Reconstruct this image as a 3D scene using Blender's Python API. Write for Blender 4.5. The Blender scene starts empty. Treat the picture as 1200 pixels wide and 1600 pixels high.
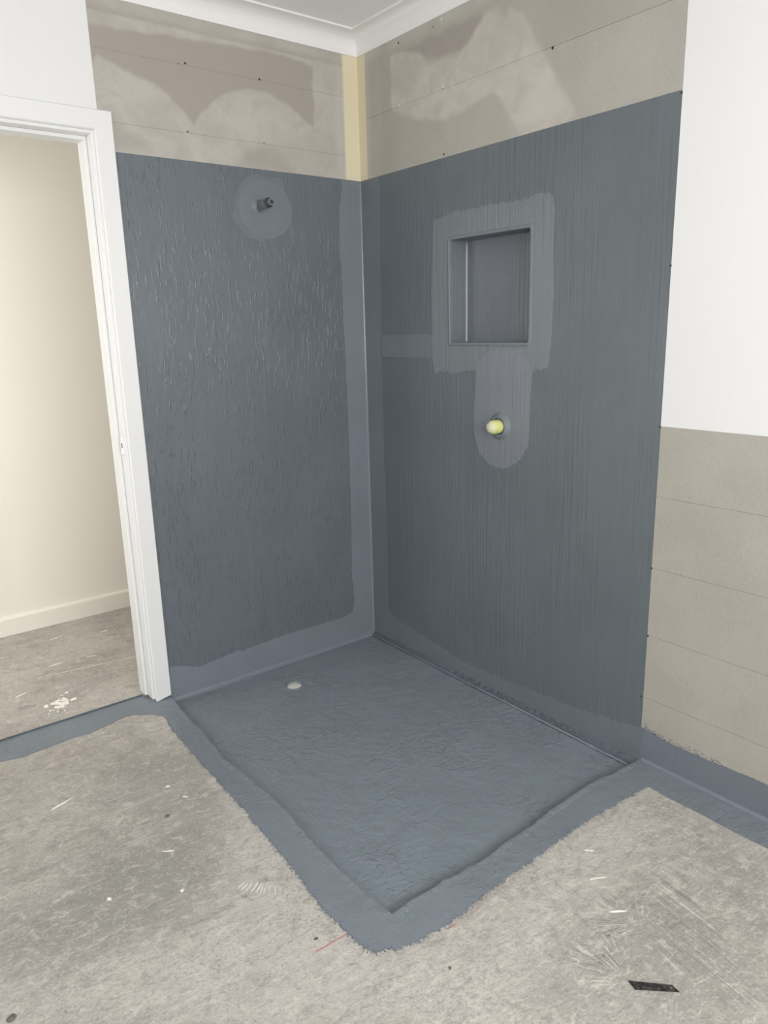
import bpy, bmesh, math, random
import numpy as np
from mathutils import Vector, Matrix, noise
from mathutils.geometry import tessellate_polygon

# ---------------------------------------------------------------- camera, world, light, exposure
C = bpy.context.scene.collection
scn = bpy.context.scene
cd = bpy.data.cameras.new('camera'); cam = bpy.data.objects.new('camera', cd); C.objects.link(cam)
CAM = Vector((-1.9843, -2.6736, 1.4056)); YAW, PITCH, ROLL, F = .91381, -.2429, -.025915, 1156.39
fw = Vector((math.cos(PITCH)*math.cos(YAW), math.cos(PITCH)*math.sin(YAW), math.sin(PITCH)))
rt = Vector((math.sin(YAW), -math.cos(YAW), 0)); up = rt.cross(fw)
r2 = math.cos(ROLL)*rt + math.sin(ROLL)*up; u2 = -math.sin(ROLL)*rt + math.cos(ROLL)*up
cam.matrix_world = Matrix(((r2.x, u2.x, -fw.x, CAM.x), (r2.y, u2.y, -fw.y, CAM.y), (r2.z, u2.z, -fw.z, CAM.z), (0, 0, 0, 1)))
cd.sensor_fit = 'VERTICAL'; cd.sensor_height = 36; cd.lens = F/1600*36; cd.clip_start = .02
scn.camera = cam

w = bpy.data.worlds.new('sky'); scn.world = w; w.use_nodes = True
w.node_tree.nodes['Background'].inputs[0].default_value = (.82, .91, 1, 1)
w.node_tree.nodes['Background'].inputs[1].default_value = 1.0

def area(name, loc, direction, sx, sy, power, col):
    l = bpy.data.lights.new(name, 'AREA'); l.shape = 'RECTANGLE'; l.size = sx; l.size_y = sy
    l.energy = power; l.color = col
    o = bpy.data.objects.new(name, l); C.objects.link(o); o.location = loc
    o.rotation_euler = Vector(direction).to_track_quat('-Z', 'Z').to_euler()
    return o
# daylight entering through the two windows of this room and the one at the end of the hallway
area('window_daylight', (-1.5, -3.93, 1.6), (0, 1, -.08), 2.0, 1.2, 84, (1, .995, .985))
area('window_daylight', (-3.35, -2.1, 1.6), (1, 0, -.08), 1.3, 1.1, 5, (1, .995, .985))
area('hall_daylight', (-3.1, .62, 1.5), (1, .45, 0), .9, 2.0, 38, (1, .975, .925))

vs = scn.view_settings
vs.view_transform = 'Standard'; vs.look = 'None'; vs.gamma = 1; vs.use_curve_mapping = False; vs.exposure = .07

PTS = {
    'mem_outer': [(-1.662,-0.07),(-1.593,-0.088),(-1.509,-0.08),(-1.435,-0.072),(-1.365,-0.08),(-1.304,-0.068),(-1.251,-0.052),(-1.2,-0.046),(-1.143,-0.094),(-1.109,-0.136),(-1.115,-0.199),(-1.122,-0.287),(-1.13,-0.444),(-1.131,-0.598),(-1.136,-0.747),(-1.142,-0.885),(-1.147,-1.011),(-1.154,-1.127),(-1.164,-1.242),(-1.173,-1.345),(-1.171,-1.425),(-1.165,-1.482),(-1.154,-1.524),(-1.124,-1.527),(-1.101,-1.546),(-1.06,-1.556),(-0.985,-1.563),(-0.897,-1.56),(-0.818,-1.55),(-0.746,-1.548),(-0.643,-1.546),(-0.53,-1.54),(-0.412,-1.538),(-0.299,-1.544),(-0.193,-1.548),(-0.112,-1.557),(-0.117,-1.641),(-0.114,-1.742),(-0.117,-1.839),(-0.113,-1.926)],
    'tray': [(-1.026,0.026),(-1.027,-0.042),(-1.039,-0.151),(-1.038,-0.19),(-1.045,-0.27),(-1.039,-0.34),(-1.049,-0.394),(-1.054,-0.487),(-1.062,-0.563),(-1.051,-0.67),(-1.048,-0.751),(-1.045,-0.849),(-1.044,-0.944),(-1.055,-1.052),(-1.061,-1.145),(-1.064,-1.243),(-1.059,-1.324),(-1.057,-1.403),(-1.052,-1.456),(-1.004,-1.452),(-0.97,-1.45),(-0.91,-1.456),(-0.882,-1.45),(-0.834,-1.459),(-0.798,-1.458),(-0.75,-1.463),(-0.717,-1.462),(-0.645,-1.454),(-0.536,-1.453),(-0.437,-1.441),(-0.377,-1.44),(-0.311,-1.436),(-0.246,-1.435),(-0.188,-1.44),(-0.134,-1.449),(-0.002,-1.456)],
    'lband': [(-0.099,2.001),(-0.101,1.954),(-0.115,1.879),(-0.122,1.729),(-0.114,1.628),(-0.116,1.445),(-0.111,1.176),(-0.11,0.894),(-0.113,0.602),(-0.119,0.297),(-0.113,0.17),(-0.123,0.125),(-0.164,0.113),(-0.306,0.111),(-0.474,0.112),(-0.633,0.104),(-0.783,0.1),(-0.841,0.094),(-0.898,0.087),(-0.929,0.102),(-1.016,0.127)],
    'rband': [(-0.129,2.001),(-0.131,1.943),(-0.124,1.698),(-0.116,1.388),(-0.115,1.063),(-0.111,0.836),(-0.12,0.722),(-0.122,0.424),(-0.116,0.143),(-0.153,0.116),(-0.268,0.095),(-0.441,0.075),(-0.601,0.056),(-0.713,0.054),(-0.886,0.063),(-1.045,0.072),(-1.19,0.08),(-1.349,0.099),(-1.463,0.118)],
    'rskirt': [(-1.463,0.122),(-1.54,0.106),(-1.627,0.107),(-1.71,0.109),(-1.787,0.114),(-1.861,0.116)],
    'nichepatch': [(-0.455,1.795),(-0.533,1.807),(-0.574,1.815),(-0.634,1.81),(-0.729,1.814),(-0.819,1.81),(-0.882,1.805),(-0.932,1.814),(-0.985,1.816),(-1.024,1.806),(-1.034,1.754),(-1.034,1.619),(-1.04,1.459),(-1.034,1.337),(-1.026,1.27),(-0.999,1.252),(-0.971,1.256),(-0.954,1.24),(-0.951,1.164),(-0.948,1.075),(-0.944,0.985),(-0.913,0.94),(-0.868,0.911),(-0.821,0.893),(-0.756,0.903),(-0.705,0.939),(-0.678,1.004),(-0.674,1.101),(-0.683,1.197),(-0.689,1.248),(-0.601,1.241),(-0.558,1.23),(-0.493,1.236),(-0.455,1.23),(-0.441,1.286),(-0.441,1.553)],
    'pipepatch': [(-0.59,1.858),(-0.59,1.896),(-0.571,1.933),(-0.536,1.972),(-0.491,1.987),(-0.459,1.977),(-0.423,1.976),(-0.381,1.98),(-0.367,1.932),(-0.364,1.886),(-0.353,1.827),(-0.379,1.79),(-0.439,1.754),(-0.496,1.742),(-0.55,1.758),(-0.587,1.797),(-0.606,1.828)],
    'Ldark': [(-1.075,2.375),(-0.711,2.396),(-0.351,2.415),(-0.216,2.394),(-0.222,2.179),(-0.335,2.242),(-0.416,2.274),(-0.496,2.275),(-0.576,2.256),(-0.655,2.207),(-0.709,2.154),(-0.729,2.118),(-0.757,2.155),(-0.811,2.204),(-0.886,2.242),(-0.971,2.261),(-1.05,2.292),(-1.068,2.259),(-1.115,2.251)],
    'Lblob': [(-0.565,2.009),(-0.527,2.057),(-0.457,2.087),(-0.402,2.077),(-0.335,2.023),(-0.308,1.991)],
    'Lblob2': [(-1.016,2.087),(-0.937,2.077),(-0.887,2.017),(-1.023,2.017)],
    'Rdark': [(-0.299,2.41),(-0.365,2.415),(-0.504,2.412),(-0.693,2.411),(-0.714,2.393),(-0.663,2.357),(-0.632,2.336),(-0.585,2.326),(-0.503,2.332),(-0.418,2.355),(-0.347,2.386)],
    'Rlight': [(-0.215,2.413),(-0.291,2.405),(-0.383,2.381),(-0.442,2.327),(-0.503,2.328),(-0.601,2.325),(-0.648,2.348),(-0.678,2.377),(-0.722,2.409),(-0.774,2.408),(-0.803,2.359),(-0.83,2.384),(-0.876,2.355),(-0.971,2.216),(-1.029,2.13),(-1.114,2.011),(-1.066,2.003),(-0.885,2.003),(-0.843,2.054),(-0.799,2.121),(-0.755,2.164),(-0.695,2.154),(-0.601,2.135),(-0.501,2.13),(-0.396,2.154),(-0.323,2.181),(-0.216,2.231)],
    'Rlow': [(-0.232,2.223),(-0.323,2.172),(-0.501,2.121),(-0.617,2.122),(-0.749,2.159),(-0.79,2.123),(-0.877,2.005),(-0.224,2.019)],
    'Fdark': [(-1.426,-0.809),(-1.263,-0.837),(-1.24,-0.894),(-1.338,-1.077),(-1.445,-1.157),(-1.553,-1.145),(-1.667,-1.123),(-1.781,-1.075),(-1.842,-0.979),(-1.816,-0.851),(-1.693,-0.842),(-1.557,-0.769)],
    'Fdark2': [(-0.233,-1.771),(-0.16,-1.948),(-0.426,-2.074),(-0.427,-1.998),(-0.379,-1.873)],
    'Fdark3': [(-0.857,-1.789),(-0.686,-1.785),(-0.531,-1.805),(-0.437,-1.854),(-0.491,-2.09),(-0.578,-2.146),(-0.739,-2.092),(-0.941,-1.926),(-0.935,-1.854)],
    'Fdark4': [(-1.388,-0.297),(-1.205,-0.402),(-1.209,-0.765),(-1.366,-0.751),(-1.473,-0.501)],
    'Flight': [(-1.151,-0.641),(-1.177,-0.871),(-1.232,-0.9),(-1.343,-1.132),(-1.42,-1.178),(-1.504,-1.256),(-1.644,-1.273),(-1.613,-1.377),(-1.043,-1.843),(-0.868,-1.78),(-0.654,-1.703),(-0.304,-1.676),(-0.162,-1.562),(-0.859,-1.589),(-1.15,-1.548),(-1.19,-1.342)],
    'Fdiag': [(-0.472,-1.766),(-0.374,-1.817),(-0.525,-2.107),(-0.645,-2.111),(-0.656,-1.954)],
}

CEIL, CORN, HT, END, SPLIT = 2.536, 2.47, 2.003, -1.4516, 1.1047
NY0, NY1, NZ0, NZ1, ND = -.939, -.542, 1.342, 1.7215, .085     # wall niche

# ---------------------------------------------------------------- node helper
class G:
    def __init__(s, name, rough=.6, spec=.5):
        s.m = bpy.data.materials.new(name); s.m.use_nodes = True; s.t = s.m.node_tree
        s.b = s.t.nodes['Principled BSDF']; s.b.inputs['Roughness'].default_value = rough
        s.b.inputs['Specular IOR Level'].default_value = spec
    def put(s, sock, v):
        if isinstance(v, bpy.types.NodeSocket): s.t.links.new(v, sock)
        elif v is not None:
            if sock.type == 'RGBA' and len(v) == 3: v = (*v, 1)
            sock.default_value = v
    def pos(s): return s.t.nodes.new('ShaderNodeTexCoord').outputs['Object']
    def attr(s, n):
        a = s.t.nodes.new('ShaderNodeAttribute'); a.attribute_name = n; return a.outputs['Fac']
    def m_(s, op, a, b=None, c=None, clamp=False):
        n = s.t.nodes.new('ShaderNodeMath'); n.operation = op; n.use_clamp = clamp
        for i, v in enumerate((a, b, c)): s.put(n.inputs[i], v)
        return n.outputs[0]
    def map(s, v, scale=(1, 1, 1), rot=(0, 0, 0), loc=(0, 0, 0)):
        n = s.t.nodes.new('ShaderNodeMapping'); s.put(n.inputs[0], v)
        n.inputs['Scale'].default_value = scale; n.inputs['Rotation'].default_value = rot; n.inputs['Location'].default_value = loc
        return n.outputs[0]
    def rotscale(s, v, rot, scale):     # rotate first, then stretch
        return s.map(s.map(v, rot=rot), scale=scale)
    def noise(s, v, scale=5, detail=4, rough=.5, dist=0, col=False):
        n = s.t.nodes.new('ShaderNodeTexNoise'); s.put(n.inputs['Vector'], v)
        n.inputs['Scale'].default_value = scale; n.inputs['Detail'].default_value = detail
        n.inputs['Roughness'].default_value = rough; n.inputs['Distortion'].default_value = dist
        return n.outputs[1 if col else 0]
    def vor(s, v, scale):
        n = s.t.nodes.new('ShaderNodeTexVoronoi'); s.put(n.inputs['Vector'], v); n.inputs['Scale'].default_value = scale
        return n.outputs['Distance']
    def rng(s, v, a, b, c=0, d=1, smooth=True):
        n = s.t.nodes.new('ShaderNodeMapRange'); s.put(n.inputs[0], v)
        for i, x in zip((1, 2, 3, 4), (a, b, c, d)): n.inputs[i].default_value = x
        if smooth: n.interpolation_type = 'SMOOTHSTEP'
        return n.outputs[0]
    def mix(s, f, a, b, mode='MIX'):
        n = s.t.nodes.new('ShaderNodeMix'); n.data_type = 'RGBA'; n.blend_type = mode; n.clamp_factor = True
        s.put(n.inputs[0], f); s.put(n.inputs[6], a); s.put(n.inputs[7], b); return n.outputs[2]
    def sep(s, v):
        n = s.t.nodes.new('ShaderNodeSeparateXYZ'); s.put(n.inputs[0], v); return n.outputs
    def comb(s, x=0., y=0., z=0.):
        n = s.t.nodes.new('ShaderNodeCombineXYZ')
        for i, v in enumerate((x, y, z)): s.put(n.inputs[i], v)
        return n.outputs[0]
    def bump(s, h, dist, strength=1.0, normal=None):
        n = s.t.nodes.new('ShaderNodeBump'); n.inputs['Strength'].default_value = strength
        n.inputs['Distance'].default_value = dist; s.put(n.inputs['Height'], h); s.put(n.inputs['Normal'], normal)
        return n.outputs[0]
    def out(s, col=None, rough=None, normal=None):
        s.put(s.b.inputs['Base Color'], col); s.put(s.b.inputs['Roughness'], rough); s.put(s.b.inputs['Normal'], normal)
        return s.m

def plain(name, col, rough=.5, bump=.0004, scale=180, var=.06, metal=0):
    g = G(name, rough); p = g.pos(); n = g.noise(p, scale, 3)
    c = g.mix(g.noise(p, 3, 3), [x*(1-var) for x in col], [min(1, x*(1+var)) for x in col])
    g.b.inputs['Metallic'].default_value = metal
    return g.out(c, rough, g.bump(n, bump))

def membrane(name, col, axis, kind, rough=.36, strength=1.0):
    """rubbery brushed coating. axis: along which the strokes run"""
    g = G(name, rough, .5); p = g.pos()
    if kind == 'lwall':         # short wandering drips
        q = g.map(p, scale=(1, 1, .12))
        n1 = g.noise(q, 150, 3, .5, .4); n2 = g.noise(g.map(p, scale=(1, 1, .5)), 14, 3)
        ridge = g.m_('MULTIPLY', g.rng(n1, .54, .68), g.rng(g.noise(g.map(p, scale=(1, 1, .5)), 6, 2), .35, .6, .3, 1))
        h = g.m_('ADD', g.m_('MULTIPLY', ridge, .8), g.m_('MULTIPLY', n2, .9))
        nrm = g.bump(h, .0011*strength)
        rgh = g.rng(ridge, 0, .6, rough+.10, rough-.12)
    elif kind == 'rwall':       # long straight brush lines
        q = g.map(p, scale=(1, 1, .035))
        n1 = g.noise(q, 95, 3, .5, .1); n2 = g.noise(g.map(p, scale=(1, 1, .3)), 9, 3)
        zone = g.rng(g.noise(g.map(p, scale=(1, 1, .25)), 4.2, 2), .38, .62, .25, 1)
        h = g.m_('ADD', g.m_('MULTIPLY', g.m_('MULTIPLY', n1, zone), 1.1), g.m_('MULTIPLY', n2, .6))
        nrm = g.bump(h, .0022*strength)
        rgh = rough+.04
    else:                       # floor: strokes along a ground direction plus lumps
        q = g.rotscale(p, (0, 0, axis), (.10, 1, 1))
        n1 = g.noise(q, 150, 4, .6, .25)
        n2 = g.noise(p, 16, 6, .62, .6)
        n3 = g.rng(g.noise(g.map(p, scale=(.55, 1, 1)), 62, 5, .62, .7), .46, .66)
        zone = g.rng(g.noise(p, 3, 2), .4, .62)
        z1 = g.rng(g.noise(g.map(p, scale=(1, .5, 1)), 5, 3), .4, .65, .12, 1)
        h = g.m_('ADD', g.m_('ADD', g.m_('MULTIPLY', g.m_('MULTIPLY', n1, z1), .40), g.m_('MULTIPLY', n2, 1.0)), g.m_('MULTIPLY', g.m_('MULTIPLY', n3, zone), .30))
        nrm = g.bump(h, .0095*strength)
        rgh = g.rng(n2, .35, .65, rough-.03, rough+.1)
    v = g.noise(p, 2.6, 4, .5); v2 = g.noise(g.map(p, scale=(1, 1, .06) if kind != 'floor' else (1, 1, 1)), 42, 2)
    c = g.mix(g.rng(v, .35, .65), [x*.955 for x in col], [x*1.045 for x in col])
    c = g.mix(g.m_('MULTIPLY', g.rng(v2, .4, .7), .05), c, (.21, .235, .265))
    speck = g.rng(g.vor(p, 26), .0, .028, 1, 0)
    c = g.mix(g.m_('MULTIPLY', speck, g.rng(g.noise(p, 31, 1), .62, .66, 0, .45)), c, (.42, .44, .46))
    return g.out(c, rgh, nrm)

BLUE = (.112, .136, .160)
M = {}
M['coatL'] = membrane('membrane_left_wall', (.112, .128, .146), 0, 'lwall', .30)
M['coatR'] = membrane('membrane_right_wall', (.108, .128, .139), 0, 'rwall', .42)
M['patchL'] = membrane('membrane_second_coat_left', (.160, .184, .208), 0, 'rwall', .36, .35)
M['bandR'] = membrane('membrane_corner_band_right', (.138, .157, .178), 0, 'rwall', .4, .35)
M['patchR'] = membrane('membrane_second_coat_right', (.152, .173, .186), 0, 'rwall', .4, 1.0)
M['niche'] = membrane('membrane_niche', (.145, .160, .180), 0, 'rwall', .3, .7)
M['band'] = membrane('membrane_floor_band', (.172, .198, .222), -1.57, 'floor', .44, .45)
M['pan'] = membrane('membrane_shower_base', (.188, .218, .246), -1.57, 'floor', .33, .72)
M['bead'] = plain('membrane_fillet', (.16, .185, .21), .16, .0006, 40)
M['upturn'] = membrane('membrane_upturn', (.148, .170, .195), 0, 'rwall', .42, .4)  # darker than the floor band: light falloff along this wall put into the colour
M['slab_edge'] = membrane('membrane_slab_edge', (.085, .105, .125), 0, 'floor', .38)  # darker than the pan: shade on the set-down's sides and cove painted in
M['white'] = plain('white_wall_paint', (.70, .697, .69), .62, .00025, 400, .012)
M['hall'] = plain('cream_hall_paint', (.80, .765, .685), .6, .0002, 300, .01)
M['trimw'] = plain('white_gloss_trim', (.70, .698, .69), .38, .00004, 90, .01)
M['cornice'] = plain('cornice_white', (.75, .737, .725), .6, .0002, 200, .012)
M['ceil'] = plain('ceiling_white', (.82, .81, .815), .8, .0002, 300, .012)
M['hole'] = plain('dark_screw', (.018, .017, .016), .5)
M['chrome'] = plain('dull_steel', (.26, .275, .28), .28, .0006, 120, .3, .75)
M['steel'] = plain('bright_steel_thread', (.62, .62, .6), .3, .0004, 120, .2, .8)
M['rubber'] = plain('black_rubber', (.012, .013, .014), .45)
M['bore'] = plain('dark_bore', (.02, .024, .028), .6)
M['paper'] = plain('cream_joint_compound', (.66, .59, .42), .75)
M['drain'] = plain('pale_pvc', (.62, .58, .54), .5, .0008, 60, .06)
M['red'] = plain('red_chalk', (.42, .12, .11), .9)
M['chip'] = plain('white_paint_chip', (.86, .83, .77), .6, .001, 200)
M['pale'] = plain('pale_plaster_smear', (.66, .64, .59), .5)
M['gravel'] = plain('dark_grey_stone', (.13, .12, .11), .8, .002, 120, .3)

def blade_mat():
    g = G('tarnished_blade_steel', .42); g.b.inputs['Metallic'].default_value = .7
    p = g.pos(); n = g.noise(p, 90, 4, .6, 1)
    return g.out(g.mix(g.rng(n, .42, .62), (.035, .034, .033), (.13, .125, .12)), .42, g.bump(n, .0004))
M['blade'] = blade_mat()

def foam_mat():
    g = G('yellow_green_foam', .8); p = g.pos()
    x = g.sep(p)[0]
    c = g.mix(g.rng(x, -.054, -.043), (.56, .56, .40), (.58, .62, .22))
    c = g.mix(g.rng(g.noise(p, 60, 4), .45, .7), c, (.66, .66, .33))
    c = g.mix(g.rng(g.vor(p, 75), .05, .12, .8, 0), c, (.2, .2, .09))
    return g.out(c, .8, g.bump(g.noise(p, 110, 4), .003))
M['foam'] = foam_mat()

def board_mat(name, base, lines, axis_u):
    """bare fibre cement / plasterboard with printed guide lines"""
    g = G(name, .78, .25); p = g.pos(); s = g.sep(p); z = s[2]
    n = g.noise(p, 4, 4, .6); f = g.noise(g.map(p, scale=(1, 1, .6)), 160, 3)
    c = g.mix(g.rng(n, .3, .7), [x*.96 for x in base], [x*1.05 for x in base])
    c = g.mix(g.m_('MULTIPLY', g.rng(g.noise(p, 9, 4), .5, .75), .35), c, (base[0]*1.08, base[1]*.99, base[2]*.97))
    c = g.mix(g.m_('MULTIPLY', g.rng(f, .4, .7), .12), c, (.5, .5, .45))
    for L in lines:
        d = g.m_('ABSOLUTE', g.m_('SUBTRACT', z, L))
        k = g.rng(d, .0005, .0016, .55, 0)
        k = g.m_('MULTIPLY', k, g.rng(g.noise(g.map(p, scale=(1, 1, 0)), 14, 3), .3, .6, .5, 1))
        c = g.mix(k, c, (.14, .13, .115))
    sp = g.m_('MULTIPLY', g.rng(g.vor(p, 17), .0, .03, 1, 0), g.rng(g.noise(p, 23, 1), .6, .64, 0, .5))
    c = g.mix(sp, c, (.12, .11, .1))
    return g, p, c, f
def upper_mat(name, base, light, dark, lines):
    g, p, c, f = board_mat(name, base, lines, 0)
    wob = g.rng(g.noise(p, 26, 5, .6, 1.2), .3, .7, .88, 1.06)
    sw = g.noise(p, 8, 5, .62, .9)
    lc = g.mix(g.rng(sw, .35, .65), [x*.9 for x in light], [x*1.05 for x in light])
    c = g.mix(g.m_('MULTIPLY', g.m_('MULTIPLY', g.attr('compound'), wob), .95, clamp=True), c, lc)
    c = g.mix(g.m_('MULTIPLY', g.attr('smear'), g.rng(g.noise(g.map(p, scale=(1, 1, .4)), 7, 3), .3, .7, .15, .75)), c, (.50, .49, .435))
    c = g.mix(g.attr('bare'), c, dark)
    c = g.mix(g.m_('MULTIPLY', g.attr('cream'), 1.0), c, (.65, .585, .42))
    for L in lines:
        d = g.m_('ABSOLUTE', g.m_('SUBTRACT', g.sep(p)[2], L))
        k = g.m_('MULTIPLY', g.rng(d, .0005, .0016, .35, 0), g.m_('SUBTRACT', 1.0, g.attr('cream')))
        c = g.mix(k, c, (.14, .13, .115))
    h = g.m_('ADD', g.m_('MULTIPLY', f, .25), g.m_('MULTIPLY', g.attr('compound'), sw))
    return g.out(c, .72, g.bump(h, .0012))
M['upperL'] = upper_mat('plasterboard_left', (.35, .32, .28), (.44, .418, .372), (.325, .292, .258), (2.311, 2.094))
M['upperR'] = upper_mat('plasterboard_right', (.365, .348, .306), (.475, .440, .398), (.325, .292, .262), (2.228,))
g, p, c, f = board_mat('fibre_cement_sheet', (.355, .337, .292), (.891, .665, .442, .227), 0)
M['sheet'] = g.out(c, .8, g.bump(f, .0005))

def concrete():
    g = G('trowelled_concrete', .6, .35); p = g.pos()
    n1 = g.noise(p, 2.2, 6, .62, .5); n2 = g.noise(p, 9, 8, .68, .8); n3 = g.noise(p, 60, 6, .7)
    s1 = g.noise(g.rotscale(p, (0, 0, .15), (.22, 1, 1)), 24, 7, .7, .5)
    s2 = g.noise(g.rotscale(p, (0, 0, -.75), (1, .12, 1)), 42, 6, .65, .5)
    c = g.mix(g.rng(n1, .32, .68), (.345, .316, .284), (.475, .443, .405))
    c = g.mix(g.m_('MULTIPLY', g.attr('light'), .75), c, g.mix(g.rng(n2, .4, .7), (.455, .43, .392), (.575, .55, .505)))
    dk = g.m_('MULTIPLY', g.attr('dark'), g.rng(n2, .3, .6, .45, 1))
    c = g.mix(dk, c, g.mix(g.rng(n2, .35, .65), (.225, .228, .203), (.33, .316, .286)))
    c = g.mix(g.rng(n2, .54, .68, 0, .55), c, (.27, .26, .225))
    c = g.mix(g.rng(s1, .58, .70, 0, .5), c, (.26, .245, .215))
    c = g.mix(g.rng(s1, .42, .30, 0, .55), c, (.62, .58, .51))
    s3 = g.noise(g.rotscale(p, (0, 0, -.15), (.3, 1, 1)), 75, 5, .7, .8)
    c = g.mix(g.rng(s3, .60, .70, 0, .5), c, (.68, .65, .58))
    c = g.mix(g.rng(s3, .38, .30, 0, .45), c, (.24, .23, .20))
    # fine scratch marks from a float
    q = g.rotscale(p, (0, 0, .14), (1, .05, 1)); sd = g.noise(q, 90, 4, .6, .5)
    di = g.attr('diag')
    c = g.mix(g.m_('MULTIPLY', di, g.rng(sd, .52, .64, 0, .75)), c, (.24, .23, .21))
    c = g.mix(g.m_('MULTIPLY', di, g.rng(sd, .44, .34, 0, .7)), c, (.62, .6, .54))
    hh = g.m_('MULTIPLY', di, sd)
    # radial trowel chatter
    ps = g.sep(p)
    for (cx, cy, r0, r1, fq, a0, a1) in ((-.768, -1.94, .03, .17, 26, .6, 2.6), (-.605, -1.859, .02, .13, 22, .3, 3.1), (-1.26, -1.20, .03, .085, 26, -1, 3)):
        dx = g.m_('SUBTRACT', ps[0], cx); dy = g.m_('SUBTRACT', ps[1], cy)
        r = g.m_('SQRT', g.m_('ADD', g.m_('MULTIPLY', dx, dx), g.m_('MULTIPLY', dy, dy)))
        a = g.m_('ARCTAN2', dy, dx)
        rr = g.noise(g.comb(g.m_('MULTIPLY', a, 1.0), g.m_('MULTIPLY', r, .8), cx), fq/2, 3, .6, .1) if cx > -1.2 else g.noise(g.comb(r, g.m_('MULTIPLY', a, .01), 0.), 160, 2)
        k = g.m_('MULTIPLY', g.rng(r, r0, r0+.02), g.rng(r, r1, r1-.05))
        k = g.m_('MULTIPLY', k, g.m_('MULTIPLY', g.rng(a, a0-.2, a0+.2), g.rng(a, a1+.2, a1-.2)))
        k = g.m_('MULTIPLY', k, g.rng(g.noise(p, 17, 3), .38, .55))
        c = g.mix(g.m_('MULTIPLY', k, g.rng(rr, .52, .60, 0, .6)), c, (.25, .24, .22))
        c = g.mix(g.m_('MULTIPLY', k, g.rng(rr, .46, .38, 0, .6)), c, (.68, .66, .6))
        hh = g.m_('ADD', hh, g.m_('MULTIPLY', k, rr))
    # large swirl arcs of the power float
    for (cx, cy, rad) in ((-1.33, -.93, .16), (-1.36, -1.10, .14)):
        dx = g.m_('SUBTRACT', ps[0], cx); dy = g.m_('SUBTRACT', ps[1], cy)
        r = g.m_('SQRT', g.m_('ADD', g.m_('MULTIPLY', dx, dx), g.m_('MULTIPLY', dy, dy)))
        rr = g.noise(g.comb(r, g.m_('MULTIPLY', g.m_('ARCTAN2', dy, dx), .02), cx), 130, 4, .6)
        k = g.m_('MULTIPLY', g.rng(r, rad, rad-.06), g.rng(g.noise(p, 6, 3), .42, .58))
        c = g.mix(g.m_('MULTIPLY', k, g.rng(rr, .5, .62, 0, .22)), c, (.27, .27, .24))
        c = g.mix(g.m_('MULTIPLY', k, g.rng(rr, .46, .36, 0, .18)), c, (.6, .57, .5))
    gr = g.noise(p, 130, 5, .7, .6); zn = g.rng(g.noise(p, 5, 3), .35, .65, .45, 1)
    c = g.mix(g.m_('MULTIPLY', zn, g.rng(gr, .50, .66, 0, .75)), c, (.25, .24, .215))
    c = g.mix(g.m_('MULTIPLY', zn, g.rng(gr, .46, .32, 0, .7)), c, (.62, .59, .54))
    g4 = g.noise(g.rotscale(p, (0, 0, .1), (.35, 1, 1)), 48, 6, .68, 1.2)
    n5 = g.noise(p, 28, 7, .7, .9)
    c = g.mix(g.rng(n5, .52, .66, 0, .5), c, (.25, .24, .21))
    c = g.mix(g.rng(n5, .46, .33, 0, .55), c, (.60, .565, .515))
    c = g.mix(g.rng(g4, .54, .66, 0, .5), c, (.27, .26, .235))
    c = g.mix(g.rng(g4, .45, .34, 0, .5), c, (.58, .55, .49))
    sp = g.m_('MULTIPLY', g.rng(g.vor(p, 13), .0, .045, 1, 0), g.rng(g.noise(p, 19, 1), .55, .6, 0, .75))
    c = g.mix(sp, c, (.13, .13, .11))
    sp = g.m_('MULTIPLY', g.rng(g.vor(g.rotscale(p, (0, 0, .4), (.5, 1, 1)), 21), .0, .05, 1, 0), g.rng(g.noise(p, 13, 1), .56, .6, 0, .8))
    c = g.mix(sp, c, (.78, .76, .7))
    h = g.m_('ADD', g.m_('ADD', g.m_('MULTIPLY', n2, .5), g.m_('MULTIPLY', n3, .35)), g.m_('ADD', g.m_('MULTIPLY', s1, .3), g.m_('MULTIPLY', hh, .5)))
    return g.out(c, g.rng(n2, .3, .7, .5, .75), g.bump(h, .009))
M['concrete'] = concrete()

# ---------------------------------------------------------------- mesh helpers
def link(name, me, m, parent=None, **kw):
    o = bpy.data.objects.new(name, me); C.objects.link(o)
    if m: me.materials.append(m)
    if parent: o.parent = parent
    for k, v in kw.items(): o[k] = v
    return o
def obj(name, bm, m, parent=None, smooth=False, **kw):
    bmesh.ops.recalc_face_normals(bm, faces=bm.faces)
    me = bpy.data.meshes.new(name); bm.to_mesh(me); bm.free()
    if smooth:
        for f in me.polygons: f.use_smooth = True
        me.set_sharp_from_angle(angle=math.radians(40))
    return link(name, me, m, parent, **kw)
def box(bm, x0, x1, y0, y1, z0, z1, bev=0):
    r = bmesh.ops.create_cube(bm, size=1, matrix=Matrix.Translation(((x0+x1)/2, (y0+y1)/2, (z0+z1)/2)) @ Matrix.Diagonal((abs(x1-x0), abs(y1-y0), abs(z1-z0), 1)))
    if bev:
        es = list({e for v in r['verts'] for e in v.link_edges})
        bmesh.ops.bevel(bm, geom=es, offset=bev, segments=2, affect='EDGES', profile=.5)
def boxo(name, d, m, parent=None, bev=0, **kw):
    bm = bmesh.new(); box(bm, *d, bev=bev); return obj(name, bm, m, parent, **kw)
def empty(name, loc, label, cat, group=None):
    o = bpy.data.objects.new(name, None); C.objects.link(o); o.location = loc; o.empty_display_size = .05
    o['label'] = label; o['category'] = cat
    if group: o['group'] = group
    bpy.context.view_layer.update()
    return o
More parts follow.
